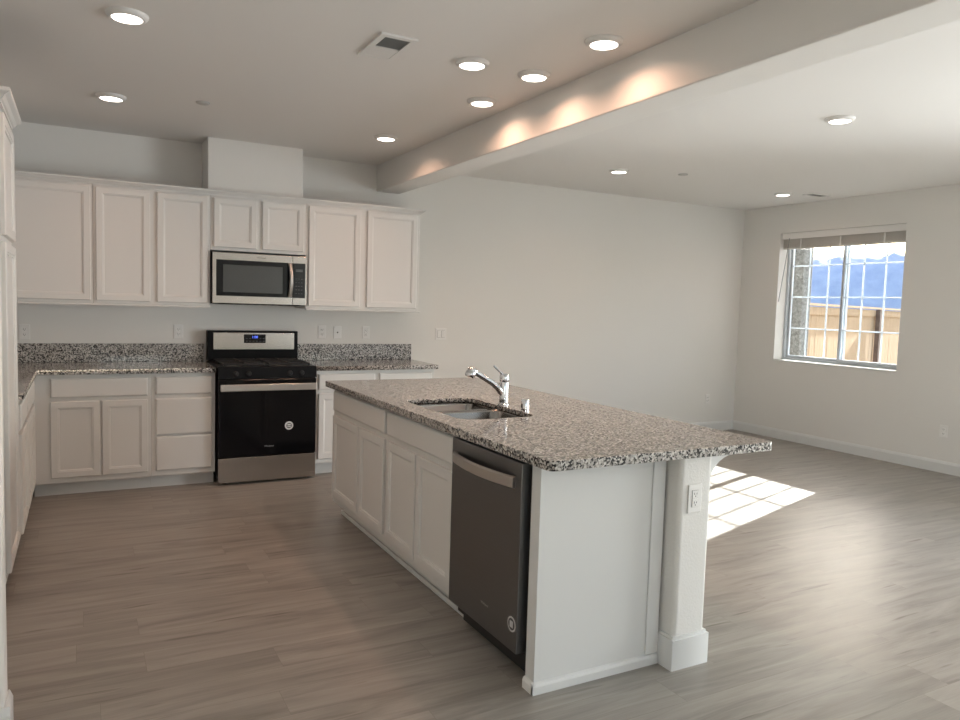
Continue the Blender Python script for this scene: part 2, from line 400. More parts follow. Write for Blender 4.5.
# ------------------------------------------------------------------ window_1
win = bpy.data.objects.new('window_1', None); col.objects.link(win); win['kind'] = 'structure'; win.location = (0, 0, 0)
FX = 7.31
b = nb()
def wrail(b, y0, y1, z0, z1, x0=FX, x1=FX+.05, bev=.003): bx(b, x0, x1, y0, y1, z0, z1, bev, 1)
wrail(b, WY0, WY1, WZ0, WZ0+.03); wrail(b, WY0, WY1, WZ1-.03, WZ1)
wrail(b, WY0, WY0+.03, WZ0+.03, WZ1-.03); wrail(b, WY1-.03, WY1, WZ0+.03, WZ1-.03)
obj('frame', b, 'vinyl', win)
def sash(y0, y1, x0):
    b = nb(); f = .028
    wrail(b, y0, y1, WZ0+.03, WZ0+.03+f, x0, x0+.03); wrail(b, y0, y1, WZ1-.03-f, WZ1-.03, x0, x0+.03)
    wrail(b, y0, y0+f, WZ0+.03+f, WZ1-.03-f, x0, x0+.03); wrail(b, y1-f, y1, WZ0+.03+f, WZ1-.03-f, x0, x0+.03)
    s = obj('sash', b, 'vinyl', win)
    g = nb(); zz = (1.294, 1.655, 2.015)
    yy = [y0+(y1-y0)*k/3 for k in (1, 2)]
    for z in zz: bx(g, x0+.011, x0+.019, y0+f, y1-f, z-.0078, z+.0078)
    for y in yy: bx(g, x0+.0105, x0+.0195, y-.0078, y+.0078, WZ0+.03+f, WZ1-.03-f)
    obj('muntin_grid', g, 'vinyl', s)
    obj('pane', box(x0+.003, x0+.006, y0+f, y1-f, WZ0+.03+f, WZ1-.03-f), 'glass', s)
    return s
sash(5.235, WY1-.03, FX+.03); rs = sash(WY0+.03, 5.285, FX-.005)
obj('latch', box(FX-.017, FX-.005, 5.255, 5.275, 1.60, 1.66, .002, 1), 'vinyl', rs)
# bullnose return / sill board
b = box(XR-.006, FX, WY0, WY1, WZ0-.012, WZ0+.004, .005, 2)
obj('sill', b, 'trim', win)

win3 = bpy.data.objects.new('door_2', None); col.objects.link(win3); win3['kind'] = 'structure'
b = nb(); ym = (NY0+NY1)/2
for q in ((NY0, NY1, NZ0, NZ0+.05), (NY0, NY1, NZ1-.05, NZ1), (NY0, NY0+.06, NZ0+.05, NZ1-.05), (NY1-.06, NY1, NZ0+.05, NZ1-.05), (ym-.045, ym+.045, NZ0+.05, NZ1-.05)): wrail(b, *q)
obj('frame', b, 'vinyl', win3)
obj('pane', box(FX+.02, FX+.024, NY0+.06, NY1-.06, NZ0+.05, NZ1-.05), 'glass', win3)

bl = thing('window_blind', 'white slat blind pulled up to the head of the window, with tilt wand', 'blind', (7.235, 5.26, 2.386))
obj('headrail', box(-.028, .028, -.74, .74, -.050, -.002, .003, 1), 'valance', bl)
b = box(-.043, -.036, -.743, .743, -.072, -.002, .002, 1)
obj('valance', b, 'valance', bl)
b = nb()
for i in range(22):
    z = -.055-i*.0050
    bx(b, -.025, .025, -.735, .735, z-.0016, z+.0016)
st = obj('slat_stack', b, 'blind', bl)
obj('bottom_rail', box(-.026, .026, -.735, .735, -.183, -.1625, .003, 2), 'blind', bl)
for yy in (-.5, 0, .5): obj('ladder_tape', box(-.0275, -.0262, yy-.009, yy+.009, -.186, -.074), 'valance', bl)
b = tube(nb(), [(-.046, .64, -.06), (-.052, .65, -.18), (-.056, .735, -.79)], .0045, 8)
obj('tilt_wand', b, 'cord', bl, smooth=60)

# ================================================================== OUTSIDE
struct('ground', box(XR+.226, 60, -40, 60, -.5, -.28), 'ground')
o = obj('porch_column', vbev(8.05, 8.22, 6.36, 7.4, -.28, 3.2, .02, 3), 'stucco', smooth=40)
tag(o, 'grey textured stucco column standing outside at the left of the window', 'column')
# cedar fence, running obliquely away
A = Vector((9.6, 8.08)); B = Vector((22.5, 12.87)); d2 = (B-A).normalized(); ang = math.atan2(d2.y, d2.x)
A = Vector((11.31, 8.72))-d2*3
fence = thing('board_fence', 'tan cedar board fence with a flat cap seen through the window', 'fence', (A.x, A.y, -.28), ang)
L = 17.0; n = int(L/.142)
b = nb()
for i in range(n):
    x = i*.142; j = random.uniform(-.002, .002)
    bx(b, x+.003, x+.139, 0+j, .018+j, .03, 1.86, .002, 1)
obj('board_panel', b, 'fence', fence)
obj('top_rail', box(0, L, -.03, -.001, 1.74, 1.88), 'fence', fence)
obj('cap', box(-.02, L+.02, -.06, .075, 1.90, 1.94), 'fence', fence)
for x in (1.6, 7.2, 12.8): obj('post', box(x, x+.13, -.12, -.031, 0, 1.89), 'fence_post', fence)
# mountain range
def mountains():
    b = nb(); nx, ny = 260, 26
    from mathutils import noise
    rows = []
    c0 = Vector((3600, 2200))      # centre of the range in the window's direction
    dirn = c0.normalized(); side = Vector((-dirn.y, dirn.x))
    for j in range(ny):
        v = j/(ny-1); row = []
        for i in range(nx):
            u = (i/(nx-1)-.5)*5200
            base = c0 + side*u + dirn*(v*430)
            prof = .5+.5*math.sin(u*.0011+1.2)
            ridge = 315+40*noise.noise(Vector((u*.0021, 3.1, 0)))+70*math.exp(-((u+430)/420)**2) + 26*noise.noise(Vector((u*.008, 7.7, 0)))
            h = ridge*math.sin(min(v*1.25, 1)*PI/2)**.8 * (1 if v < .8 else 1-(v-.8)*2)
            h += 15*noise.fractal(Vector((base.x*.009, base.y*.009, 0)), .7, 2.1, 6)*min(1, v*3)
            row.append(b.verts.new((base.x, base.y, max(h, 0)-3)))
        rows.append(row)
    for A_, B_ in zip(rows, rows[1:]):
        for i in range(nx-1): b.faces.new((A_[i], A_[i+1], B_[i+1], B_[i]))
    return b
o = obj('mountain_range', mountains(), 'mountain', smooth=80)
tag(o, 'mountain ridge painted haze blue beyond the fence in the window', 'mountain')

# ================================================================== CABINETS
def door_bm(w, h, stile=.055, t=.02, slab=False):
    """front in the XZ plane facing -Y; origin lower left, face at y=-t, back at y=0"""
    b = nb()
    if slab: rings = [(0, 0), (0, -t+.006), (.007, -t+.001), (.012, -t)]
    else: rings = [(0, 0), (0, -t+.004), (.004, -t), (stile-.012, -t), (stile-.0105, -t+.003), (stile-.002, -t+.0055), (stile, -t+.0115), (stile+.004, -t+.0122)]
    R = []
    for i, y in rings:
        R.append([b.verts.new(p_) for p_ in ((i, y, i), (w-i, y, i), (w-i, y, h-i), (i, y, h-i))])
    for a, c in zip(R, R[1:]):
        for k in range(4): b.faces.new((a[k], a[(k+1) % 4], c[(k+1) % 4], c[k]))
    b.faces.new(R[-1]); b.faces.new(R[0][::-1])
    return b
def cabinet(name, label, cat, loc, rz, w, d, z0, z1, fronts, toe=0.0, group=None, m='cabinet', toe_in=.075, lbl=None):
    """local: x right, front frame at y=0, back at y=d; z from floor"""
    group = group or {'wall_cabinet': 'white upper cabinets on the back wall', 'island_cabinet': 'white cabinets of the island'}.get(name, 'white base and tall cabinets along the kitchen walls')
    r = thing(name, label, cat, loc, rz, group)
    b = nb(); t = .018
    bx(b, 0, t, .02, d, z0, z1); bx(b, w-t, w, .02, d, z0, z1); bx(b, t, w-t, .02, d-.006, z0, z0+t)
    bx(b, t, w-t, d-.006, d, z0, z1)
    if not toe: bx(b, t, w-t, .02, d-.006, z1-t, z1)
    # face frame: full sheet behind the fronts reads as the frame between them
    bx(b, 0, w, 0, .02, z0, z1, .0015, 1)
    obj('body', b, m, r)
    for f in fronts:
        kind, x0, x1, a, c = f
        bm_ = door_bm(x1-x0, c-a, slab=(kind != 'door'))
        obj({'door': 'door', 'drawer': 'drawer', 'false': 'false_front'}[kind], bm_, m, r, (x0, -.0008, a))
    if toe:
        obj('toe_kick', box(0, w, toe_in, toe_in+.018, 0, z0-.0005), m, r)
    return r
FB = 5.957                         # face frame plane of the base run on the back wall
DB = YB-FB-.003
# local x offset = world x - unit x0
def fr(x_0, lst): return [(k, a-x_0, b_-x_0, c, d) for k, a, b_, c, d in lst]
GB = 'white base cabinets along the kitchen walls'
cabinet('base_cabinet', 'white base cabinet in the left corner with one wide false drawer over two doors', 'cabinet', (-.303, FB, 0), 0, .755, DB, .10, .876,
        fr(-.303, [('false', -.195, .429, .712, .848), ('door', -.197, .114, .14, .684), ('door', .126, .429, .14, .684)]), toe=.1)
cabinet('drawer_cabinet', 'white base cabinet with three stacked drawers, left of the range', 'cabinet', (.453, FB, 0), 0, .452, DB, .10, .876,
        fr(.453, [('drawer', .483, .881, .715, .848), ('drawer', .483, .881, .412, .685), ('drawer', .483, .881, .14, .40)]), toe=.1)
cabinet('base_cabinet', 'white base cabinet right of the range, drawer over door, partly behind the island', 'cabinet', (1.69, FB, 0), 0, .53, DB, .10, .876,
        fr(1.69, [('drawer', 1.712, 2.20, .715, .848), ('door', 1.712, 2.20, .14, .684)]), toe=.1)
cabinet('base_cabinet', 'white base cabinet at the right end of the back wall run, mostly behind the island', 'cabinet', (2.221, FB, 0), 0, .535, DB, .10, .876,
        fr(2.221, [('drawer', 2.24, 2.73, .715, .848), ('door', 2.24, 2.73, .14, .684)]), toe=.1)
# left wall run: faces +X, local x -> world +Y
FXL = -.305; DL = FXL-XL-.003
cabinet('base_cabinet', 'white base cabinet on the left wall next to the corner, seen edge-on', 'cabinet', (FXL, 5.10, 0), PI/2, .852, DL, .10, .876,
        [('drawer', .03, .76, .715, .848), ('door', .03, .385, .14, .684), ('door', .40, .76, .14, .684)], toe=.1)
cabinet('base_cabinet', 'white base cabinet on the left wall beside the tall pantry, seen edge-on', 'cabinet', (FXL, 4.582, 0), PI/2, .517, DL, .10, .876,
        [('drawer', .03, .49, .715, .848), ('door', .03, .49, .14, .684)], toe=.1)
pant = cabinet('pantry_cabinet', 'tall white pantry cabinet with crown at the left edge, two doors high', 'cabinet', (-.316, 3.95, 0), PI/2, .63, -.316-XL-.003, .10, 2.28,
        [('door', .03, .60, .14, 1.675), ('door', .03, .60, 1.705, 2.245)], toe=.1)
def crown_profile(y, z):   # outward (toward -y), z; y = face frame plane
    return [(y, z), (y-.012, z), (y-.012, z+.010), (y-.020, z+.014), (y-.030, z+.030), (y-.046, z+.040), (y-.050, z+.044), (y-.050, z+.058), (y, z+.058)]
b = nb()
P = crown_profile(0, 2.281)
def sweep(b, prof, path):
    """prof: (out, z) with out<0 outward; path list of (x,y, outdir(x,y) mitre vector)"""
    rows = []
    for (x, y, mx, my) in path:
        rows.append([b.verts.new((x + mx*-o, y + my*-o, z)) for o, z in prof])
    for A_, B_ in zip(rows, rows[1:]):
        n_ = len(prof)
        for i in range(n_): b.faces.new((A_[i], A_[(i+1) % n_], B_[(i+1) % n_], B_[i]))
    b.faces.new(rows[0]); b.faces.new(rows[-1][::-1])
# pantry crown (child of pantry; local: x along, y depth)
sweep(b, P, [(0, .59, -1, 0), (0, 0, -1, -1), (.63, 0, 1, -1), (.63, .59, 1, 0)])
obj('crown', b, 'cabinet', pant)
# filler side panel
# upper cabinets
FU = 6.222; DU = YB-FU-.003
UZ0, UZ1 = 1.378, 2.262
cabinet('wall_cabinet', 'white wall cabinet in the left corner with one wide door', 'cabinet', (XL+.002, FU, 0), 0, .08-XL-.003, DU, UZ0, UZ1,
        fr(XL+.002, [('door', -.56, .065, 1.402, 2.236)]))
cabinet('wall_cabinet', 'white two-door wall cabinet just left of the microwave', 'cabinet', (.081, FU, 0), 0, .823, DU, UZ0, UZ1,
        fr(.081, [('door', .099, .467, 1.402, 2.236), ('door', .516, .886, 1.402, 2.236)]))
cabinet('wall_cabinet', 'short white wall cabinet with two small doors above the microwave', 'cabinet', (.905, FU, 0), 0, .762, DU, 1.825, UZ1,
        fr(.905, [('door', .928, 1.26, 1.850, 2.236), ('door', 1.304, 1.646, 1.850, 2.236)]))
cabinet('wall_cabinet', 'white two-door wall cabinet at the right end, right of the microwave', 'cabinet', (1.668, FU, 0), 0, 1.032, DU, UZ0, UZ1,
        fr(1.668, [('door', 1.688, 2.141, 1.402, 2.236), ('door', 2.203, 2.675, 1.402, 2.236)]))
# light rail lip under the uppers + crown on top, continuous
b = nb()
P = [(0, 2.2625), (-.016, 2.2625), (-.016, 2.268), (-.024, 2.272), (-.034, 2.284), (-.040, 2.287), (-.044, 2.290), (-.044, 2.301), (0, 2.301)]
P = [(o, z-.008) for o, z in P]
P[0] = (.0, 2.2545)
P = [(-.0005 if o == 0 else o, z) for o, z in P]
sweep(b, P, [(XL+.004, FU, 0, -1), (2.70, FU, 1, -1), (2.70, YB-.003, 1, 0)])
bx(b, XL+.004, .885, FU, YB-.003, 2.2625, 2.2925); bx(b, 1.65, 2.70, FU, YB-.003, 2.2625, 2.2925); bx(b, .885, 1.65, FU, 6.25, 2.2625, 2.2925)
tag(obj('crown_molding', b, 'cabinet'), 'white crown moulding running along the top of the upper cabinets', 'moulding')
b = nb()
bx(b, XL+.004, .903, FU-.018, FU+.001, 1.366, 1.3775, .002, 1); bx(b, 1.669, 2.716, FU-.018, FU+.001, 1.366, 1.3775, .002, 1)
bx(b, 2.701, 2.716, FU+.001, YB-.003, 1.366, 1.3775, .002, 1)
tag(obj('light_rail', b, 'cabinet'), 'thin white rail along the bottom of the upper cabinets', 'rail')

# countertops
ctl = slab2d('countertop', [(XL+.002, 4.584), (-.272, 4.584), (-.272, 5.912), (.903, 5.912), (.903, YB-.002), (XL+.002, YB-.002)], [], .877, CT, 'granite')
tag(ctl, 'speckled grey granite L-shaped countertop left of the range', 'countertop')
ctr = slab2d('countertop', rrect(1.69, 2.782, 5.912, YB-.002, [0, .012, 0, 0]), [], .877, CT, 'granite')
tag(ctr, 'speckled grey granite countertop right of the range', 'countertop')
b = box(XL+.025, .903, YB-.024, YB-.002, CT+.0005, 1.060, .002, 1)
bx(b, XL+.002, XL+.024, 4.586, YB-.002, CT+.0005, 1.060, .002, 1)
tag(obj('backsplash', b, 'granite'), 'low granite backsplash on the wall left of the range', 'backsplash')
tag(obj('backsplash', box(1.69, 2.782, YB-.024, YB-.002, CT+.0005, 1.060, .002, 1), 'granite'), 'low granite backsplash on the wall right of the range', 'backsplash')

# ------------------------------------------------------------------ island
FI = 1.492; DI = 2.0965-FI
# local x right -> world -Y; origin at the far (high Y) end
def isl(lst, y_far): return [(k, y_far-a, y_far-b_, c, d) for k, a, b_, c, d in lst]
cabinet('island_cabinet', 'white island cabinet at the far end, one drawer over two doors', 'cabinet', (FI, 4.80, 0), -PI/2, .996, DI, .10, .876,
        isl([('drawer', 4.765, 3.825, .725, .855), ('door', 4.765, 4.262, .15, .692), ('door', 4.244, 3.83, .15, .692)], 4.80), toe=.1)
cabinet('island_cabinet', 'white island sink cabinet beside the dishwasher, one false drawer over two doors', 'cabinet', (FI, 3.803, 0), -PI/2, .865, DI, .10, .876,
        isl([('false', 3.78, 2.958, .725, .855), ('door', 3.78, 3.382, .15, .692), ('door', 3.366, 2.958, .15, .692)], 3.803), toe=.1)
b = nb()
bx(b, 1.553, 1.566, 2.938, 4.81, 0, .028, .004, 2)
tag(obj('shoe_molding', b, 'trim'), 'thin white strip on the floor along the island toe kick', 'moulding')
# end panel
ep = thing('end_panel', 'large plain white panel closing the near end of the island beside the dishwasher', 'panel', (1.485, 2.248, 0))
obj('panel', box(0, .605, 0, .062, 0, .876, .0015, 1), 'trim', ep)
b = prism(nb(), [(0, 0), (-.013, 0), (-.013, .030), (-.008, .040), (0, .044)], 'x', -.012, .598)
prism(b, [(0, 0), (-.012, 0), (-.012, .030), (-.008, .040), (0, .044)], 'y', -.0128, .062)
obj('base_shoe', b, 'trim', ep)
obj('edge_strip', box(.535, .600, -.007, -.0003, .045, .876, .002, 1), 'trim', ep)
# island countertop with sink cutout
SX0, SX1, SY0, SY1 = 1.568, 1.985, 3.052, 3.785
ct = slab2d('countertop', rrect(1.440, 2.580, 2.125, 4.850, [.028, .035, .015, .015]), [rrect(SX0, SX1, SY0, SY1, [.08, .07, .08, .05], 8)[::-1]], .892, CT, 'granite', .003)
lam = slab2d('lamination', rrect(1.4404, 2.5796, 2.1254, 4.8496, [.028, .035, .015, .015]), [rrect(1.487, 2.52, 2.19, 4.79, .01)[::-1]], .877, .909, 'granite', .002)
b = nb(); b.from_mesh(ct.data); b.from_mesh(lam.data); b.to_mesh(ct.data); b.free(); bpy.data.objects.remove(lam)
tag(ct, 'large speckled granite countertop of the island, holding the sink', 'countertop')
# sink: flange with two bowls
sk = thing('sink', 'stainless steel double-bowl sink set under the island countertop', 'sink', (0, 0, 0))
def loopverts(b, pts, z): return [b.verts.new((x, y, z)) for x, y in pts]
def bowl(y0, y1, x0, x1, zt, depth):
    b = nb(); rs = []
    for ins, z, r in ((0, zt, .06), (.004, zt-.012, .06), (.012, zt-depth*.8, .06), (.03, zt-depth*.95, .06), (.06, zt-depth, .05)):
        rs.append(loopverts(b, rrect(x0+ins, x1-ins, y0+ins, y1-ins, r, 6), z))
    for A_, B_ in zip(rs, rs[1:]):
        n_ = len(A_)
        for i in range(n_): b.faces.new((A_[i], A_[(i+1) % n_], B_[(i+1) % n_], B_[i]))
    b.faces.new(rs[-1])
    return b
ZT = .8908
for nm, y0, y1, dp in (('bowl', 3.492, SY1+.012, .20), ('bowl', SY0-.012, 3.468, .20)):
    o = obj(nm, bowl(y0, y1, SX0-.012, SX1+.012, ZT, dp), 'steel_sink', sk, smooth=50)
    so = o.modifiers.new('thickness', 'SOLIDIFY'); so.thickness = .0012; so.offset = -1 if False else 1
    cx, cy2 = (SX0+SX1)/2, (y0+y1)/2
    b = nb(); lathe(b, [(0, .002), (.012, .002), (.014, .004), (.034, .004), (.043, .0015), (.043, 0)], 28, Matrix.Translation((cx, cy2, ZT-dp)))
    obj('drain', b, 'chrome', sk, smooth=40)
b = nb()
bx(b, SX0-.012, SX1+.012, 3.4685, 3.4915, ZT-.022, ZT-.008, .004, 2)
obj('divider', b, 'steel_sink', sk)
b = nb()   # flange strip under the stone, behind the cutout
for a in ((SX0-.03, SX0-.0125, SY0-.03, SY1+.03), (SX1+.0125, SX1+.03, SY0-.03, SY1+.03)): bx(b, a[0], a[1], SY0-.016, SY1+.016, ZT-.002, ZT)
bx(b, SX0-.0125, SX1+.0125, SY0-.016, SY0-.0125, ZT-.002, ZT); bx(b, SX0-.0125, SX1+.0125, SY1+.0125, SY1+.016, ZT-.002, ZT)
obj('flange', b, 'steel_sink', sk)
# faucet
fa = thing('kitchen_faucet', 'chrome single-lever pull-out faucet standing behind the island sink', 'faucet', (2.028, 3.468, CT))
b = lathe(nb(), [(0, 0), (.030, 0), (.030, .006), (.0265, .010), (.0245, .012), (.0245, .122), (.0235, .125), (0, .125)], 32)
obj('base', b, 'chrome', fa, smooth=35)
b = lathe(nb(), [(0, .127), (.0245, .127), (.0255, .130), (.0255, .158), (.022, .166), (.012, .170), (0, .171)], 32)
hc = obj('handle_cap', b, 'chrome', fa, smooth=35)
b = tube(nb(), [(-.006, 0, .160), (-.022, 0, .176), (-.036, 0, .187), (-.055, 0, .202), (-.070, 0, .216)], [.008, .0075, .006, .006, .005], 12)
obj('lever', b, 'chrome', fa, smooth=50)
b = tube(nb(), [(-.004, 0, .045), (-.022, 0, .072), (-.040, 0, .096), (-.075, 0, .122), (-.125, 0, .150), (-.178, 0, .178)], [.012, .018, .0185, .017, .0155, .0150], 18)
obj('spout', b, 'chrome', fa, smooth=50)
b = tube(nb(), [(-.176, 0, .177), (-.182, 0, .180), (-.194, 0, .186), (-.208, 0, .193), (-.214, 0, .190)], [.0155, .019, .023, .023, .018], 20)
b2 = tube(b, [(-.198, 0, .196), (-.206, 0, .180), (-.214, 0, .162), (-.217, 0, .156)], [.018, .028, .028, .024], 20)
obj('spray_head', b2, 'chrome', fa, smooth=50)
ag = thing('air_gap', 'small chrome air gap cylinder on the island counter beside the faucet', 'air gap', (2.009, 3.215, CT))
b = lathe(nb(), [(0, 0), (.0225, 0), (.0225, .003), (.0205, .005), (.0205, .058), (.018, .063), (0, .065)], 28)
obj('cap', b, 'chrome', ag, smooth=35)
obj('outlet_slot', box(-.0212, -.0195, -.006, .006, .020, .040), 'slot', ag)

# dishwasher, faces -X
DWY0, DWY1 = 2.325, 2.930
dw = thing('dishwasher', 'dark stainless steel dishwasher built into the island near end', 'dishwasher', (1.475, DWY1, 0), -PI/2)
W = DWY1-DWY0
obj('tub', box(.004, W-.004, .03, .58, .06, .868), 'black_plastic', dw)
dd = obj('door', box(0, W-.012, -.018, .028, .118, .862, .003, 2), 'steel_dw', dw)
obj('toe_panel', box(.004, W-.004, .06, .075, .01, .115), 'black_plastic', dw)
b = nb(); pr = []
nseg = 20
for i in range(nseg+1):
    t = i/nseg; x = .035+t*(W-.085); bow = .034*math.sin(PI*t)**.8 if 0 < t < 1 else 0
    ring_ = [(x, -.024-bow, .758), (x, -.024-bow, .806), (x, -.036-bow, .800), (x, -.036-bow, .764)]
    pr.append([b.verts.new(q) for q in ring_])
for A_, B_ in zip(pr, pr[1:]):
    for k in range(4): b.faces.new((A_[k], A_[(k+1) % 4], B_[(k+1) % 4], B_[k]))
b.faces.new(pr[0]); b.faces.new(pr[-1][::-1])
bx(b, .035, .060, -.034, -.018, .760, .804, .002, 1); bx(b, W-.075, W-.050, -.034, -.018, .760, .804, .002, 1)
obj('handle', b, 'steel_handle', dd, smooth=35)
cxs, czs = .555, .225
b = cyl(nb(), (cxs, -.018, czs), (cxs, -.0188, czs), .030, n=32); stk = obj('sticker', b, 'sticker', dd)
b = nb()
bmesh.ops.create_cone(b, cap_ends=True, segments=32, radius1=.0235, radius2=.0235, depth=.0006, matrix=Matrix.Translation((cxs, -.0190, czs)) @ Matrix.Rotation(PI/2, 4, 'X'))
ss = obj('sticker_print', b, 'sticker_dark', stk)
b = nb(); bx(b, cxs-.012, cxs+.012, -.0198, -.0193, czs-.013, czs+.013)
obj('sticker_mark', b, 'sticker', stk)
text('printed_logo', 'Whirlpool', .015, 'logo', dd, Matrix.Translation((.335, -.0184, .222)) @ UPR)

# ------------------------------------------------------------------ curved bracket under the overhang
b = nb(); poly = [(2.2715, .8765), (2.2715, .70)]
for k in range(9):
    a = k/8*PI/2
    poly.append((2.285 + .15*(1-math.cos(a)), .70 + .155*math.sin(a)))
poly += [(2.46, .858), (2.46, .8765)]
prism(b, poly, 'y', 2.215, 2.255)
tag(obj('corbel', b, 'trim'), 'small curved white bracket under the island counter overhang by the end column', 'bracket')

# ================================================================== RANGE
RX = .914; RW = .762
rg = thing('gas_range', 'freestanding black and stainless steel gas range on the back wall', 'range', (RX, 5.87, 0))
obj('body', box(.004, RW-.004, .035, .66, .045, .905), 'black_enamel', rg)
obj('cooktop', box(0, RW, .012, .62, .905, .922, .006, 2), 'black_enamel', rg)
b = prism(nb(), [(.034, .828), (.0, .832), (.010, .915), (.034, .915)], 'x', .002, RW-.002)
cpn = obj('control_panel', b, 'black_enamel', rg)
for x in (.130, .226, .545, .638):
    b = lathe(nb(), [(0, .024), (.014, .024), (.017, .020), (.019, .004), (.023, 0), (0, 0)], 20, Matrix.Translation((x, .003, .868)) @ Matrix.Rotation(PI/2-.12, 4, 'X'))
    bx(b, x-.003, x+.003, -.026, -.008, .852, .884, .001, 1)
    obj('knob', b, 'black_plastic', rg, smooth=40)
od = obj('oven_door', box(.004, RW-.004, 0, .034, .218, .824, .004, 2), 'black_glass', rg)
b = box(.012, RW-.012, -.046, -.030, .736, .790, .004, 2)
bx(b, .014, .040, -.032, .001, .742, .784, .003, 1); bx(b, RW-.040, RW-.014, -.032, .001, .742, .784, .003, 1)
obj('handle', b, 'steel_handle', od)
sx, sz = .541, .447
s1 = obj('sticker', cyl(nb(), (sx, .0, sz), (sx, -.0010, sz), .0335, n=32), 'sticker', od)
b = nb(); bmesh.ops.create_cone(b, cap_ends=True, segments=32, radius1=.022, radius2=.022, depth=.0006, matrix=Matrix.Translation((sx, -.0012, sz)) @ Matrix.Rotation(PI/2, 4, 'X'))
s2 = obj('sticker_print', b, 'sticker_dark', s1)
b = nb(); bx(b, sx-.013, sx+.013, -.0020, -.0016, sz-.011, sz-.004); bx(b, sx-.013, sx+.013, -.0020, -.0016, sz+.002, sz+.012)
obj('sticker_mark', b, 'sticker', s1)
text('printed_logo', 'Whirlpool', .0175, 'logo', od, Matrix.Translation((.385, -.0004, .292)) @ UPR)
obj('drawer', box(.004, RW-.004, 0, .034, .020, .212, .003, 2), 'steel', rg)
for x in (.06, RW-.06):
    for y in (.08, .58): obj('foot', cyl(nb(), (x, y, 0), (x, y, .0445), .018), 'black_plastic', rg)
# backguard
bgd = obj('backguard', box(.006, RW-.006, .59, .668, .9225, 1.175, .006, 2), 'black_enamel', rg)
obj('backguard_face', box(.050, .722, .5805, .590, 1.016, 1.160, .003, 2), 'steel', bgd)
obj('display_window', box(.296, .476, .5765, .5803, 1.072, 1.146, .003, 1), 'black_glass', bgd)
text('clock_digits', '1:00', .030, 'display', bgd, Matrix.Translation((.386, .5762, 1.122)) @ UPR)
for r_ in range(2):
    for c in range(6):
        if 2 <= c <= 3 and r_ == 1: continue
        x = .312+c*.028; z = 1.086+r_*.024; obj('button_mark', box(x, x+.014, .5762, .5764, z, z+.003), 'sticker_dark', bgd)
# burner grates and burners
def grate(x0, x1):
    b = nb(); y0, y1, z = .05, .545, .945
    for (a, c, d, e) in ((x0, x1, y0, y0+.010), (x0, x1, y1-.010, y1), (x0, x0+.010, y0, y1), (x1-.010, x1, y0, y1)): bx(b, a, c, d, e, z-.012, z, .002, 1)
    xm = (x0+x1)/2
    bx(b, xm-.005, xm+.005, y0, y1, z-.008, z+.004, .002, 1)
    for yc in (.175, .42):
        bx(b, x0, x1, yc-.005, yc+.005, z-.008, z+.004, .002, 1)
    bx(b, x0, x1, .292, .302, z-.012, z, .002, 1)
    for x in (x0, x1-.012):
        for y in (y0, y1-.012, .291): bx(b, x, x+.012, y, y+.012, .9225, z-.010)
    return obj('grate', b, 'cast_iron', rg)
grate(.045, .372); grate(.390, .717)
for x in (.208, .553):
    for y in (.175, .42):
        b = lathe(nb(), [(0, .9222), (.050, .9222), (.048, .927), (.036, .929), (.036, .936), (.030, .940), (0, .941)], 28, Matrix.Translation((x, y, 0)))
        obj('burner', b, 'cast_iron', rg, smooth=35)

# ================================================================== MICROWAVE
mw = thing('microwave', 'stainless steel over-the-range microwave with black door window and bar handle', 'microwave', (.908, 6.17, 1.395))
MWW = .757; MH = .418
obj('body', box(0, MWW, .03, .39, .006, MH, .003, 1), 'black_enamel', mw)
md = obj('door', box(.006, .636, 0, .029, .010, MH-.004, .003, 2), 'steel', mw)
obj('door_glass', box(.034, .634, -.003, -.0002, .070, .356, .002, 1), 'black_glass', md)
obj('door_screen', box(.085, .555, -.0042, -.0031, .100, .318, .001, 1), 'screen', md)
pnl = obj('control_panel', box(.639, MWW-.003, 0, .029, .010, MH-.004, .003, 2), 'steel', mw)
obj('keypad', box(.640, .742, -.003, -.0002, .070, .356, .002, 1), 'black_glass', pnl)
obj('display_window', box(.662, .720, -.0042, -.0031, .285, .308), 'screen', pnl)
for r_ in range(5):
    for c in range(3): x = .662+c*.022; z = .105+r_*.030; obj('button_mark', box(x, x+.012, -.0036, -.0031, z, z+.004), 'sticker_dark', pnl)
b = nb(); pr = []
for i in range(17):
    t = i/16; z = .075+t*.280; bow = .030*math.sin(PI*t)
    sl = .006*math.sin(PI*t)
    pr.append([b.verts.new(q) for q in ((.596+sl, -.016-bow, z), (.628+sl, -.016-bow, z), (.622+sl, -.028-bow, z), (.602+sl, -.028-bow, z))])
for A_, B_ in zip(pr, pr[1:]):
    for k in range(4): b.faces.new((A_[k], A_[(k+1) % 4], B_[(k+1) % 4], B_[k]))
b.faces.new(pr[0]); b.faces.new(pr[-1][::-1])
bx(b, .600, .624, -.022, -.0032, .078, .098); bx(b, .600, .624, -.022, -.0032, .332, .352)
obj('handle', b, 'steel_handle', md, smooth=40)
text('printed_logo', 'Whirlpool', .017, 'sticker_dark', md, Matrix.Translation((.385, -.0004, .384)) @ UPR)
b = nb()
for i in range(10): bx(b, .05+i*.068, .10+i*.068, .035, .30, .002, .0055)
obj('vent_grille', b, 'black_plastic', mw)

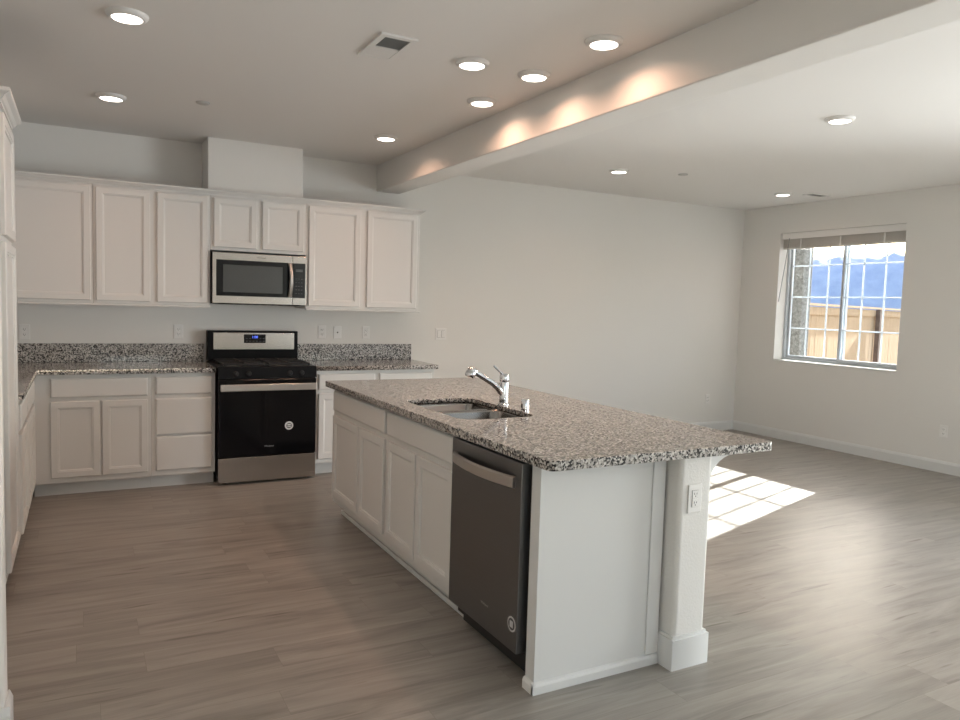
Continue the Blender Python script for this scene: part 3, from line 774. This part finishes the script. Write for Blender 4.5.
# ================================================================== CEILING FIXTURES
def downlight(x, y, label, power, grp='round recessed lights on the ceiling'):
    t = thing('ceiling_light', label, 'ceiling light', (x, y, HC), 0, grp)
    b = lathe(nb(), [(.066, -.0215), (.072, -.022), (.084, -.014), (.0895, -.006), (.090, 0), (.066, 0)], 40)
    obj('trim_ring', b, 'light_trim', t, smooth=40)
    b = lathe(nb(), [(0, -.0205), (.040, -.020), (.0645, -.019), (.0655, -.004), (0, -.004)], 40)
    obj('diffuser', b, 'diffuser', t, smooth=40)
    l = bpy.data.lights.new('downlight', 'AREA'); l.shape = 'DISK'; l.size = .13; l.energy = power; l.color = (1, .56, .37); l.spread = math.radians(150)
    lo = bpy.data.objects.new('downlight', l); col.objects.link(lo); lo.parent = t; lo.location = (0, 0, -.024)
KP, LP = 2.7, 1.4
for x, y, lb, pw in (
    (.193, 3.788, 'round ceiling light nearest the left edge, largest and lit', KP),
    (.179, 5.367, 'round lit ceiling light near the pantry crown, before the left upper cabinets', KP),
    (2.053, 5.411, 'round lit ceiling light before the right upper cabinets, close to the beam end', KP),
    (1.796, 3.509, 'round lit ceiling light nearest the ceiling vent, left of those by the beam', KP),
    (2.171, 3.500, 'round lit ceiling light, middle one of three beside the beam over the island', KP),
    (2.184, 4.118, 'round lit ceiling light, farthest of three beside the beam over the island', KP),
    (2.173, 2.892, 'round lit ceiling light, nearest of three beside the beam over the island', KP),
    (4.266, 3.172, 'round lit living area ceiling light, rightmost and nearest beyond the beam', LP),
    (4.295, 5.415, 'round lit living area ceiling light just past the beam by the back wall', LP),
    (6.448, 5.407, 'small-looking round lit ceiling light near the window wall beside the register', LP)):
    downlight(x, y, lb, pw)
def cover(x, y, lb):
    b = lathe(nb(), [(0, -.010), (.036, -.010), (.042, -.007), (.044, 0), (0, 0)], 28, Matrix.Translation((x, y, HC)))
    tag(obj('sprinkler_cover', b, 'cover', smooth=40), lb, 'sprinkler cover')
cover(.706, 5.186, 'small round white cover on the kitchen ceiling before the duct chase')
cover(4.878, 5.216, 'small round white cover on the living area ceiling')
# kitchen register
vt = thing('ceiling_vent', 'white rectangular ceiling register with dark grille on the kitchen ceiling', 'vent', (1.243, 3.355, HC))
VW, VL = .185, .350
b = nb()
bx(b, 0, VW, 0, .030, -.010, 0); bx(b, 0, VW, VL-.030, VL, -.010, 0)
bx(b, 0, .028, .030, VL-.030, -.010, 0); bx(b, VW-.028, VW, .030, VL-.030, -.010, 0)
bx(b, .028, VW-.028, .180, .190, -.009, 0)
obj('frame', b, 'light_trim', vt)
obj('grille_backing', box(.028, VW-.028, .030, VL-.030, -.0015, -.0004), 'vent_dark', vt)
b = nb()
for i in range(9):
    y = .040+i*.0155; v = [b.verts.new(q) for q in ((.029, y, -.003), (VW-.029, y, -.003), (VW-.029, y+.004, -.008), (.029, y+.004, -.008))]; b.faces.new(v)
    r = bmesh.ops.solidify(b, geom=[b.faces[-1]] if False else [v[0].link_faces[0]], thickness=.0008)
obj('slats', b, 'vent_dark', vt)
b = box(.029, VW-.029, .191, VL-.031, -.0085, -.003)
obj('closed_slats', b, 'light_trim', vt)
vt2 = thing('ceiling_vent', 'small ceiling register near the window wall in the living area', 'vent', (6.64, 5.19, HC))
b = nb(); bx(b, 0, .26, 0, .02, -.008, 0); bx(b, 0, .26, .11, .13, -.008, 0); bx(b, 0, .02, .02, .11, -.008, 0); bx(b, .24, .26, .02, .11, -.008, 0)
obj('frame', b, 'light_trim', vt2)
b = nb()
for i in range(6): bx(b, .02, .24, .024+i*.0145, .032+i*.0145, -.006, -.002)
bx(b, .02, .24, .02, .11, -.0015, -.0004)
obj('slats', b, 'vent_dark', vt2)

# ================================================================== OUTLETS
def plate_base(label, cat, name, loc, rz, w=.072, h=.116):
    t = thing(name, label, cat, loc, rz, 'white outlet and switch plates')
    obj('cover_plate', box(-w/2, w/2, -.006, -.0005, -h/2, h/2, .0025, 2), 'plate', t)
    return t
def outlet(label, loc, rz=0, decora=False):
    t = plate_base(label, 'outlet', 'wall_outlet', loc, rz)
    if decora:
        zs = (.018, -.018); yf = -.0088
        obj('seam', box(-.0175, .0175, -.0064, -.00605, -.0345, .0345), 'slot', t)
    else:
        zs = (.020, -.020); yf = -.0084
    for z in zs:
        if decora: rc = obj('receptacle', box(-.017, .017, -.0085, -.0062, z-.0178, z+.0158 if z > 0 else z+.0178, .001, 1), 'plate', t)
        else: rc = obj('receptacle', box(-.0165, .0165, -.0080, -.0062, z-.0135, z+.0135, .004, 2), 'plate', t)
        b = nb()
        bx(b, -.0075, -.0050, yf, yf+.0003, z-.002, z+.007); bx(b, .0050, .0075, yf, yf+.0003, z-.001, z+.006); bx(b, -.0022, .0022, yf, yf+.0003, z-.010, z-.006)
        obj('slots', b, 'slot', rc)
    return t
yb = YB
outlet('white wall outlet in the corner above the left backsplash, half hidden by the pantry', (-.379, yb, 1.146))
outlet('white wall outlet above the backsplash just left of the range', (.706, yb, 1.158))
outlet('white wall outlet just right of the range, leftmost of three plates', (1.914, yb, 1.166))
jk = plate_base('white jack plate with one centre port, between two outlets right of the range', 'jack plate', 'jack_plate', (2.058, yb, 1.164), 0)
obj('port', cyl(nb(), (0, -.0058, 0), (0, -.010, 0), .006), 'slot', jk)
outlet('white wall outlet nearest the right end of the back wall uppers', (2.331, yb, 1.166), 0, True)
sw = plate_base('white double rocker light switch right of the upper cabinets', 'light switch', 'light_switch', (3.099, yb, 1.157), 0, .118, .116)
for x in (-.023, .023):
    obj('rocker', box(x-.0165, x+.0165, -.0095, -.0062, -.033, .033, .002, 1), 'plate', sw)
    obj('seam', box(x-.0175, x+.0175, -.0064, -.00605, -.0342, .0342), 'slot', sw)
outlet('white wall outlet low on the back wall near the corner', (6.708, yb, .395))
outlet('white wall outlet low on the window wall at the right edge', (XR, 4.009, .393), PI/2*-1)
outlet('white rectangular outlet on the island end column', (2.174, 2.17, .701), 0, True)
